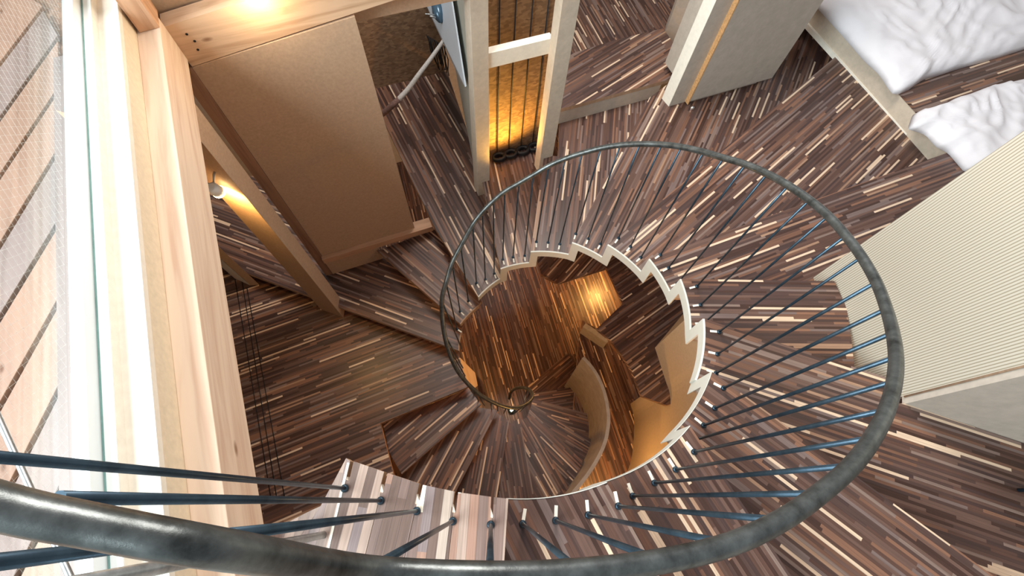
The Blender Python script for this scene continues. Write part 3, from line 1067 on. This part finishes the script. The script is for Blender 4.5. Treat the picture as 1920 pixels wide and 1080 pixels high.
# pillar with the wall lamp
E2 = Vector(XY(644, 596, D2)); E3 = Vector(XY(641.5, 564, 4.33)); E1 = Vector(XY(601.5, 580, D2))
o = prism('plaster_pillar', [tuple(E2), tuple(E3), tuple(E1 + (E3 - E2)), tuple(E1)], H - D2, H - 1.76, MPANEL, bevel=0.002)
tag(o, 'beige board pillar lit golden by the wall lamp', 'pillar')
nrm = Vector(((E1 - E2).y, -(E1 - E2).x)).normalized()
if nrm.dot(E2) > 0:
    nrm = -nrm
w_ = ray(411, 360)
nn_ = Vector(((E1 - E2).y, -(E1 - E2).x)).normalized()
if nn_.dot(E3 - E2) > 0:
    nn_ = -nn_
pp_ = E2 + nn_ * 0.06
kk_ = (pp_.x * nn_.x + pp_.y * nn_.y) / (w_.x * nn_.x + w_.y * nn_.y)
lp = Vector((w_.x * kk_, w_.y * kk_, H + w_.z * kk_))
print('LAMP', lp, H - lp.z)
o = empty('wall_lamp', tuple(lp))
tag(o, 'small round white spotlight shining down the beige pillar', 'lamp')
pl0 = Vector((lp.x, lp.y, lp.z))
lathe('lamp_head', [(0.028, 0), (0.034, 0.01), (0.034, 0.07), (0.022, 0.085)], pl0, MFRAME, o, axis=(-.1, -.3, 1))
lathe('lamp_ring', [(0.030, -0.004), (0.037, 0.0), (0.037, 0.006), (0.03, 0.008)], pl0, MGLOW, o, axis=(-.1, -.3, 1))
tube('bracket', [pl0 + Vector((0, 0, .06)), pl0 + Vector((0.03, 0.03, .11)), pl0 + Vector((0.05, 0.10, .10))], 0.006, MROD, o)
add_light('wall_lamp_light', 'SPOT', pl0 + Vector((nn_.x * .02, nn_.y * .02, -0.03)), 14, (1, 0.58, 0.18), 0.02, pl0 + Vector((-nn_.x * .35, -nn_.y * .35, -1.0)), angle=2.3)
# second pillar further left
o = prism('short_pillar', [XY(479, 527, 4.36), XY(463, 512, 4.25), XY(445, 512, 4.36), XY(470, 535, 4.44)], H - D2, H - 2.2, MPANEL, bevel=0.002)
tag(o, 'second brown board pillar half hidden behind the spruce beam', 'pillar')
o = prism('plaster_pier', [XY(469, 535, 4.44), XY(440, 522, 4.44), XY(436, 505, 4.44), XY(462, 520, 4.44)], H - D2, H - 2.8, MOFF)
tag(o, 'off white plaster edge beside the second pillar', 'pillar')

# ------------------------------------------------------------------ first plaster post with the partition running back
kA = LV(2)
pA = [XY(893, 338, LV(2)), XY(918, 338, LV(2))]
zA = H - 1.5
y_a = pA[1][1]
post = prism('plaster_post', [(pA[0][0], y_a), (pA[1][0], y_a), (pA[1][0], y_a + .12), (pA[0][0], y_a + .12)], H - LV(1), zA, MBEIGE, bevel=0.002)
tag(post, 'tall beige plaster post left of the cord screen', 'post')
w0 = (pA[0][0] - 0.002, y_a + 0.0)
ft = XY(862, 190, LV(1))
dirp = (Vector(ft) - Vector(w0)).normalized()
w1 = Vector(w0) + dirp * 3.0
part = wall_strip('partition_wall', [(w0[0] + .02, w0[1] + .02), (w1.x + .02, w1.y)], H - LV(1), zA, 0.05, plain('green_white_paint', (0.62, 0.63, 0.55), 0.6, 0.03, 6))
tag(part, 'greenish white partition running back from the plaster post', 'partition')
# white triangular sheet hung on the partition
def on_part(px, py, offm):
    """point where the view ray meets the plane parallel to the partition"""
    nr = Vector((dirp.y, -dirp.x, 0))
    p0 = Vector((w0[0], w0[1], 0)) - nr * offm
    w = ray(px, py)
    k = (p0.dot(nr)) / w.dot(nr)
    return Vector((w.x * k, w.y * k, H + w.z * k))
t1, t2, t3 = on_part(872, 163, .03), at(794, 0, 3.2), on_part(846, 0, .03)
t4 = at(862, 148, 3.2)
t2b = t4 + (t2 - t4) * 1.8
t3b = t1 + (t3 - t1) * 1.8
vs = [t1, t4, t2b, t3b]
nn = (vs[1] - vs[0]).cross(vs[2] - vs[0]).normalized() * 0.012
me = bpy.data.meshes.new('white_sheet')
me.from_pydata([tuple(v) for v in vs] + [tuple(v + nn) for v in vs], [], [(0, 1, 2, 3), (7, 6, 5, 4), (0, 4, 5, 1), (1, 5, 6, 2), (2, 6, 7, 3), (3, 7, 4, 0)])
bm = bmesh.new(); bm.from_mesh(me); bmesh.ops.recalc_face_normals(bm, faces=bm.faces); bm.to_mesh(me); bm.free()
o = link('white_shelf', me, plain('cool_white_laminate', (0.62, 0.68, 0.75), 0.4, 0.02, 5))
tag(o, 'white slanting shelf panel beside the partition, under the blue fitting', 'shelf')
# blue enamel fitting with chrome prongs
bc = at(822, 22, 2.75)
o = empty('blue_fitting', tuple(bc))
tag(o, 'blue grey teardrop metal fitting with chrome prongs above the rope', 'fitting')
ax = (at(818, -12, 2.68) - at(832, 48, 2.78))
prof = [(0.003, -0.10), (0.022, -0.085), (0.042, -0.05), (0.052, 0.0), (0.046, 0.06), (0.03, 0.10), (0.008, 0.12)]
lathe('body', prof, bc, MBLUE, o, 20, axis=ax)
tube('prong', [at(815, 28, 2.72), at(797, 26, 2.70)], 0.006, MROD, o, 8)
tube('prong', [at(817, 33, 2.72), at(806, 30, 2.70)], 0.008, MROD, o, 8)
tube('prong', [at(836, 22, 2.72), at(841, 12, 2.70)], 0.004, MBLUE, o, 8)
# rope with cleat
r0 = at(851, 50, 2.9)
rp = [at(852, 50, 2.9), at(846, 40, 2.86), at(841, 48, 2.86), at(838, 66, 2.9), at(826, 84, 2.95), at(806, 112, 3.02), at(785, 140, 3.1), at(766, 166, 3.2), at(747, 187, 3.28)]
rs = spline(rp, 5)
o = empty('hanging_rope', tuple(r0))
tag(o, 'thick pale rope with brown wrapped end strung across the dark step', 'rope')
n = len(rs)
tube('rope', rs, [0.009 + 0.014 * (i / (n - 1)) for i in range(n)], MROPE, o, 12)
tube('wrapped_end', [at(749, 185, 3.27), at(735, 198, 3.34), at(722, 210, 3.42), at(700, 226, 3.55)], [0.024, 0.027, 0.027, 0.026], MROPE2, o, 12)
cl = at(853, 50, 2.9)
tube('cleat', [cl + Vector((-.03, 0, 0.0)), cl + Vector((0.02, 0, 0.0)), cl + Vector((.03, 0, -.06))], 0.008, MBLACK, o, 8)
# strand board wall behind
g1, g2 = at(700, 166, LV(1)), at(826, 137, LV(1))
yo = (g1.y + g2.y) / 2
o = box('strand_board_wall', (g1.x - 0.9, yo, H - LV(1)), (g2.x + 0.05, yo + .04, H - 1.5), MOSB)
tag(o, 'brown strand board wall in the dark room behind the rope', 'wall board')
# leafy dark plant-like fringe behind shelf (dark tassels)
o = empty('dark_tassel', tuple(at(822, 110, 3.3)))
tag(o, 'dark bundle of hanging fringe behind the white shelf', 'tassel')
for j in range(14):
    a0 = at(800 + j * 2.6, 66 + j * 1.6, 3.15 + 0.02 * random.random())
    b0 = at(816 + j * 2.0, 118 + j * 1.5 + random.uniform(-6, 8), 3.5)
    tube('strand', [a0, (a0 + b0) / 2 + Vector((random.uniform(-.02, .02), random.uniform(-.02, .02), 0)), b0], 0.005, MBLACK, o, 6)

# ------------------------------------------------------------------ second plaster post, cord screen
pB = [XY(1013, 300, LV(3)), XY(1036, 292, LV(3))]
yb0 = (pB[0][1] + pB[1][1]) / 2
post = prism('plaster_post', [(pB[0][0], yb0), (pB[1][0], yb0), (pB[1][0], yb0 + .10), (pB[0][0], yb0 + .10)], H - LV(2), H - 1.5, MBEIGE, bevel=0.002)
tag(post, 'tall beige plaster post right of the cord screen', 'post')
yc0 = y_a + 0.02
z_t = on_y(980, 85, yc0).z
z_b2 = on_y(980, 113, yc0).z
o = box('cross_rail', (pA[1][0], yc0, z_b2), (pB[0][0] + .02, yc0 + .06, z_t), MOFF, bevel=0.002)
tag(o, 'pale horizontal rail fixed between the two plaster posts', 'rail')
f1, f2 = at(919, 292, LV(2)), at(1012, 266, LV(2))
yo2 = (f1.y + f2.y) / 2
o = box('strand_board_screen', (pA[1][0] + .03, yo2, H - LV(2)), (pB[1][0] + .02, yo2 + .03, H - 1.5), MOSB)
tag(o, 'amber lit strand board panel behind the black cords', 'wall board')
for j, (xa, xb_) in enumerate([((935, 125), (930, 296)), ((962, 119), (953, 290)), ((990, 112), (976, 284)), ((1017, 106), (998, 278))]):
    lo_ = on_y(*xb_, yo2 - 0.02)
    hi_ = Vector((on_y(*xa, yo2 - .02).x, yo2 - 0.02, z_t + .3))
    lo_ = Vector((hi_.x, hi_.y, H - LV(2) + .04))
    o = empty('black_cord', tuple(lo_))
    tag(o, ['leftmost black cord hanging in front of the amber board', 'second black cord from the left on the amber board', 'third black cord from the left on the amber board', 'rightmost black cord hanging in front of the amber board'][j], 'cord', 'black cords on the amber board')
    tube('cord', [hi_, lo_], 0.005, MBLACK, o, 8)
    co = []
    for a in range(40):
        an = a / 39 * 4 * PI
        co.append(lo_ + Vector((0.055 * math.cos(an), -0.05 + 0.04 * math.sin(an), -0.02 + 0.03 * a / 39)))
    tube('coil', co, 0.017, MBLACK, o, 8)
add_light('screen_lamp', 'SPOT', (1.14, yo2 - 0.33, H - 3.5), 30, (1, 0.55, 0.10), 0.05, (1.12, yo2, H - 3.15), angle=2.2)

# ------------------------------------------------------------------ room behind, right of the second post
Dr = 3.275
p1_, p2_ = XY(1053, 202, Dr), XY(1253, 151, Dr)
yr = (p1_[1] + p2_[1]) / 2
rp_ = [(p1_[0] - .1, yr), (p2_[0] + .05, yr), XY(1275, 100, Dr), XY(1264, 82, Dr), XY(1243, 53, Dr), XY(1150, 76, Dr), XY(1060, 104, Dr)]
o = prism('raised_step', rp_, H - Dr - .04, H - Dr, [MW, MEDGE], udir=(1, 0.33), off=4)
tag(o, 'triangular reddish walnut platform between plaster post and cupboard', 'platform')
o = box('step_riser', (p1_[0] - .1, yr + .005, H - LV(3)), (p2_[0] - .05, yr + .03, H - Dr - .04), MGREY)
tag(o, 'beige riser board under the triangular platform', 'riser')
o = prism('back_floor', px_poly([(1030, 140), (1300, 90), (1310, -150), (1020, -150)], 3.6), H - 3.65, H - 3.6, [MW, MEDGE], udir=(0.05, 1), off=2)
tag(o, 'dark walnut floor of the room behind the triangular platform', 'platform')
o = prism('back_pier', px_poly([(1247, 62), (1272, 68), (1280, 40), (1255, 30)], 3.5), H - 3.6, H - 2.0, MGREY)
tag(o, 'beige pier behind the triangular platform near the top edge', 'pier')
# cupboard
c0 = Vector(XY(1254, 200, Dr)); c00 = Vector(XY(1241, 185, Dr)); c1 = Vector(XY(1288, 196, Dr)); c2 = Vector(XY(1403, 163, Dr)); c3 = Vector(XY(1441, 142, 3.24))
yc = 2.52
zc0, zc1 = H - Dr, H - 1.7
cup = empty('cupboard', (c0.x, yc, zc0))
tag(cup, 'tall beige board cupboard standing at the top of the picture', 'cupboard')
dx = c00 - c0
prism('side_panel', [(c0.x, yc), tuple(Vector((c0.x, yc)) + dx), tuple(Vector((c0.x, yc)) + dx + Vector((.03, .02))), (c0.x + .02, yc + .012)], zc0, zc1, MOFF, cup)
box('side_front', (c0.x + .003, yc, zc0), (c1.x, yc + .03, zc1), MGREY, cup)
box('raw_edge', (c1.x - 0.006, yc - 0.045, zc0 + 0.01), (c1.x + 0.004, yc + .0, zc1), plain('raw_orange_ply_edge', (0.62, 0.34, 0.15), 0.6, 0.15, 60), cup)
dr = box('door', (c1.x + 0.004, yc - 0.045, zc0 + 0.05), (c3.x, yc - 0.02, zc1), MGREY, cup)
box('plinth', (c1.x + 0.004, yc - 0.015, zc0), (c2.x + .1, yc + .02, zc0 + .08), MGREY, cup)
box('body', (c1.x + 0.01, yc - 0.02, zc0 + .06), (c3.x - .01, yc + .45, zc1), MGREY, cup)
ds = at(1297, 204, Dr)
o = lathe('door_stop', [(0.022, 0), (0.022, 0.01), (0.016, 0.025), (0.006, 0.03)], ds, plain('chrome', (0.8, 0.8, 0.82), 0.12, 0.02, 5, 0, 1.0), None, 20)
tag(o, 'small chrome door stop on the floor before the cupboard', 'door stop')

# ------------------------------------------------------------------ bed platform with two futons
Db_ = LV(6)
L0, L1_ = Vector(XY(1529, 0, Db_)), Vector(XY(1787, 281, Db_))
ld = (L1_ - L0).normalized()
La = L0 - ld * 0.8
o = prism('bed_platform', [tuple(La), tuple(L1_), XY(1835, 330, Db_), (4.9, 0.9), (8.1, 0.9), (8.1, 4.6), tuple(La + Vector((.1, .3)))], H - Db_ - .02, H - Db_, [MW, MW], udir=(1, 0.02), off=6)
tag(o, 'raised walnut floor under the two white duvets', 'platform')
pn = Vector((ld.y, -ld.x))
if pn.dot(Vector((1, 0.2))) < 0:
    pn = -pn
rs_ = [La + pn * .004, L1_ + pn * .004, L1_ + pn * .03, La + pn * .03]
o = prism('platform_kerb', [tuple(p) for p in rs_], H - LV(5) - .03, H - Db_ - .02, MBEIGE)
tag(o, 'beige kerb board along the edge of the bed platform', 'kerb')
ks0, ks1 = Vector(XY(1509, 40.7, LV(5))), Vector(XY(1741, 296, LV(5)))
kd = (ks1 - ks0).normalized()
ks0 = ks0 - kd * 0.6 - pn * 0.016
ks1 = ks1 - pn * 0.016
o = prism('kerb_strip', [tuple(ks0), tuple(ks1), tuple(ks1 + pn * .025), tuple(ks0 + pn * .025)], H - LV(5) - .03, H - LV(5) + .014, MOFF)
tag(o, 'thin pale strip at the foot of the beige kerb', 'strip')


def duvet(name, outline, zbase, hgt, seed, label):
    n = 150
    P = [Vector((*p, 0)) for p in outline]
    # resample
    Lc = [0]
    for i in range(len(P)):
        Lc.append(Lc[-1] + (P[(i + 1) % len(P)] - P[i]).length)
    R = []
    j = 0
    for i in range(n):
        s = Lc[-1] * i / n
        while Lc[j + 1] < s:
            j += 1
        t = (s - Lc[j]) / (Lc[j + 1] - Lc[j])
        R.append(P[j].lerp(P[(j + 1) % len(P)], t))
    c = sum(R, Vector()) / n
    rings = 46
    vs, fs = [], []
    for k in range(rings + 1):
        f = 1 - k / (rings + 1)
        for i in range(n):
            q = c + (R[i] - c) * f
            e = (R[i] - c).length * (1 - f)
            h = hgt * (1 - math.exp(-e / 0.06)) * (0.9 + 0.25 * noise.noise(Vector((q.x * 1.3, q.y * 1.3, seed))))
            d = Vector((q.x * 0.75 + q.y * 0.5, q.y * 0.75 - q.x * 0.5, seed))
            wq = Vector((q.x * 2.2, q.y * 2.2, seed * 3)) 
            warp = noise.noise_vector(wq) * 0.35
            r1 = 1 - abs(noise.noise(Vector((d.x * 2.6 + warp.x, d.y * 10 + warp.y * 3, seed))))
            r2 = 1 - abs(noise.noise(Vector((d.x * 6 + warp.x * 3, d.y * 5 - d.x * 4, seed + 9))))
            wr = (r1 ** 4) * 0.028 + (r2 ** 5) * 0.014
            h += wr * min(1, e / 0.04)
            vs.append((q.x, q.y, zbase + max(h, 0.0) + 0.004))
    vs.append((c.x, c.y, zbase + hgt))
    for k in range(rings):
        for i in range(n):
            fs.append((k * n + i, k * n + (i + 1) % n, (k + 1) * n + (i + 1) % n, (k + 1) * n + i))
    for i in range(n):
        fs.append((rings * n + i, rings * n + (i + 1) % n, len(vs) - 1))
    fs.append(tuple(range(n))[::-1])
    me = bpy.data.meshes.new(name)
    me.from_pydata(vs, [], fs)
    for f in me.polygons:
        f.use_smooth = True
    o = link(name, me, MCLOTH)
    tag(o, label, 'duvet', 'white duvets on the bed platform')
    return o


DZ = Db_ - 0.05
out1 = px_poly([(1532, 0), (1555, 25), (1587, 60), (1628, 107), (1656, 132), (1677, 164), (1686, 171.5), (1710, 162), (1738, 142), (1770, 133), (1810, 120), (1858, 107), (1920, 88), (2000, 60), (2040, -80), (1900, -200), (1720, -170), (1560, -60)], DZ)
out2 = px_poly([(1940, 138), (1858, 157), (1820, 171.5), (1782, 186), (1763, 198), (1719, 208), (1710, 234.5), (1744, 245.5), (1763, 267.5), (1787, 280), (1817, 315), (1900, 330), (2060, 270), (2150, 180), (2090, 90)], DZ)
duvet('duvet', out1, H - Db_ + 0.0, 0.10, 1.7, 'larger white duvet, nearest the cupboard, on the bed platform')
duvet('duvet', out2, H - Db_ + 0.0, 0.10, 5.1, 'white duvet next to the ribbed wall on the bed platform')
m1 = prism('mattress', px_poly([(1610, 70), (1672, 140), (1880, 70), (1960, 30), (1880, -120), (1650, -60)], Db_), H - Db_ + .001, H - Db_ + .028, MBLACK, bevel=.004)
tag(m1, 'thin black mattress edge under the larger duvet', 'mattress')

# ------------------------------------------------------------------ ribbed wall and plaster wall on the right
rw0 = XY(1525, 520, LV(6))
rw1 = XY(1696, 742, LV(8))
o = wall_strip('wall_ribbed', [rw1, rw0], H - LV(5) , H - 0.4, 0.06, MRIB)
o.name = 'wall_right'
struct(o)
pw0 = XY(1697, 757, LV(8))
pw1 = XY(1920, 830, LV(8))
dv_ = (Vector(pw1) - Vector(pw0)).normalized()
pw1 = Vector(pw0) + dv_ * 2.6
o = wall_strip('wall_plaster', [tuple(pw1), pw0], H - LV(8) - .02, H - 0.4, 0.06, MGREY)
o.name = 'wall_right.001'
struct(o)
# thin brown cover strip in the corner
o = tube('corner_bead', [Vector((rw1[0] - .004, rw1[1] - .004, H - LV(8))), Vector((rw1[0] - .004, rw1[1] - .004, H - .5))], 0.005, MEDGE, None, 8)
tag(o, 'thin brown bead where the ribbed wall meets the grey plaster', 'trim')
# blue chair foot glimpsed at the right edge
q = at(1926, 935, LV(8))
o = empty('blue_stool', tuple(q))
tag(o, 'edge of a blue object standing on the long step at the right', 'stool')
lathe('seat', [(0.05, 0.28), (0.075, 0.285), (0.08, 0.30), (0.07, 0.315), (0.03, 0.318)], (q.x + .065, q.y - .005, q.z), plain('blue_paint', (0.05, 0.14, 0.30), 0.4, 0.05), o)
for a in (0.5, 2.6, 4.7):
    tube('leg', [(q.x + .065 + .05 * math.cos(a), q.y + .05 * math.sin(a), q.z + .29), (q.x + .065 + .09 * math.cos(a), q.y + .09 * math.sin(a), q.z)], 0.009, MSTEEL, o, 8)

# ------------------------------------------------------------------ unseen warm fill lamps added to light the lower rooms
def under_lamp(px, py, D, e, label, col=WARM, sz=.05):
    p = at(px, py, D)
    o = empty('fill_lamp', tuple(p))
    tag(o, label, 'lamp')
    lathe('lamp_can', [(0.03, 0.0), (0.035, 0.01), (0.035, 0.05), (0.02, 0.06)], p + Vector((0, 0, .02)), MSTEEL, o, 16)
    lathe('lamp_lens', [(0.02, 0.0), (0.026, 0.012)], p + Vector((0, 0, .004)), MGLOW, o, 16)
    add_light('fill_lamp_glow', 'POINT', p + Vector((0, 0, -.08)), e, col, sz)


pz = at(1128, 532, 6.5)
q = Vector((pz.x + .12, pz.y + .1, H - 5.6))
def lamp_at(p, e, label, col=WARM, sz=.05, up=0.3):
    o = empty('fill_lamp', tuple(p))
    tube('cable', [p + Vector((0, 0, .07)), p + Vector((0, 0, up))], 0.003, MBLACK, o, 6)
    tag(o, label, 'lamp')
    lathe('lamp_can', [(0.03, 0.0), (0.035, 0.01), (0.035, 0.05), (0.02, 0.06)], p + Vector((0, 0, .02)), MSTEEL, o, 16)
    lathe('lamp_lens', [(0.02, 0.0), (0.026, 0.012)], p + Vector((0, 0, .004)), MGLOW, o, 16)
    add_light('fill_lamp_glow', 'POINT', p + Vector((0, 0, -.08)), e, col, sz)
lamp_at(q, 40, 'unseen fill lamp added under the dark platform above the amber floor', up=.74)
lamp_at(at(825, 622, 4.6), 24, 'unseen fill lamp added under the step left of the stairwell')
lamp_at(Vector((1.2, -.45, H - 5.2)), 20, 'unseen fill lamp added under the top steps facing the apricot wall', up=2.85)
lamp_at(at(1345, 800, 3.3), 8, 'unseen fill lamp added under the steps above the apricot wall', (1, 0.6, 0.3), up=.6)
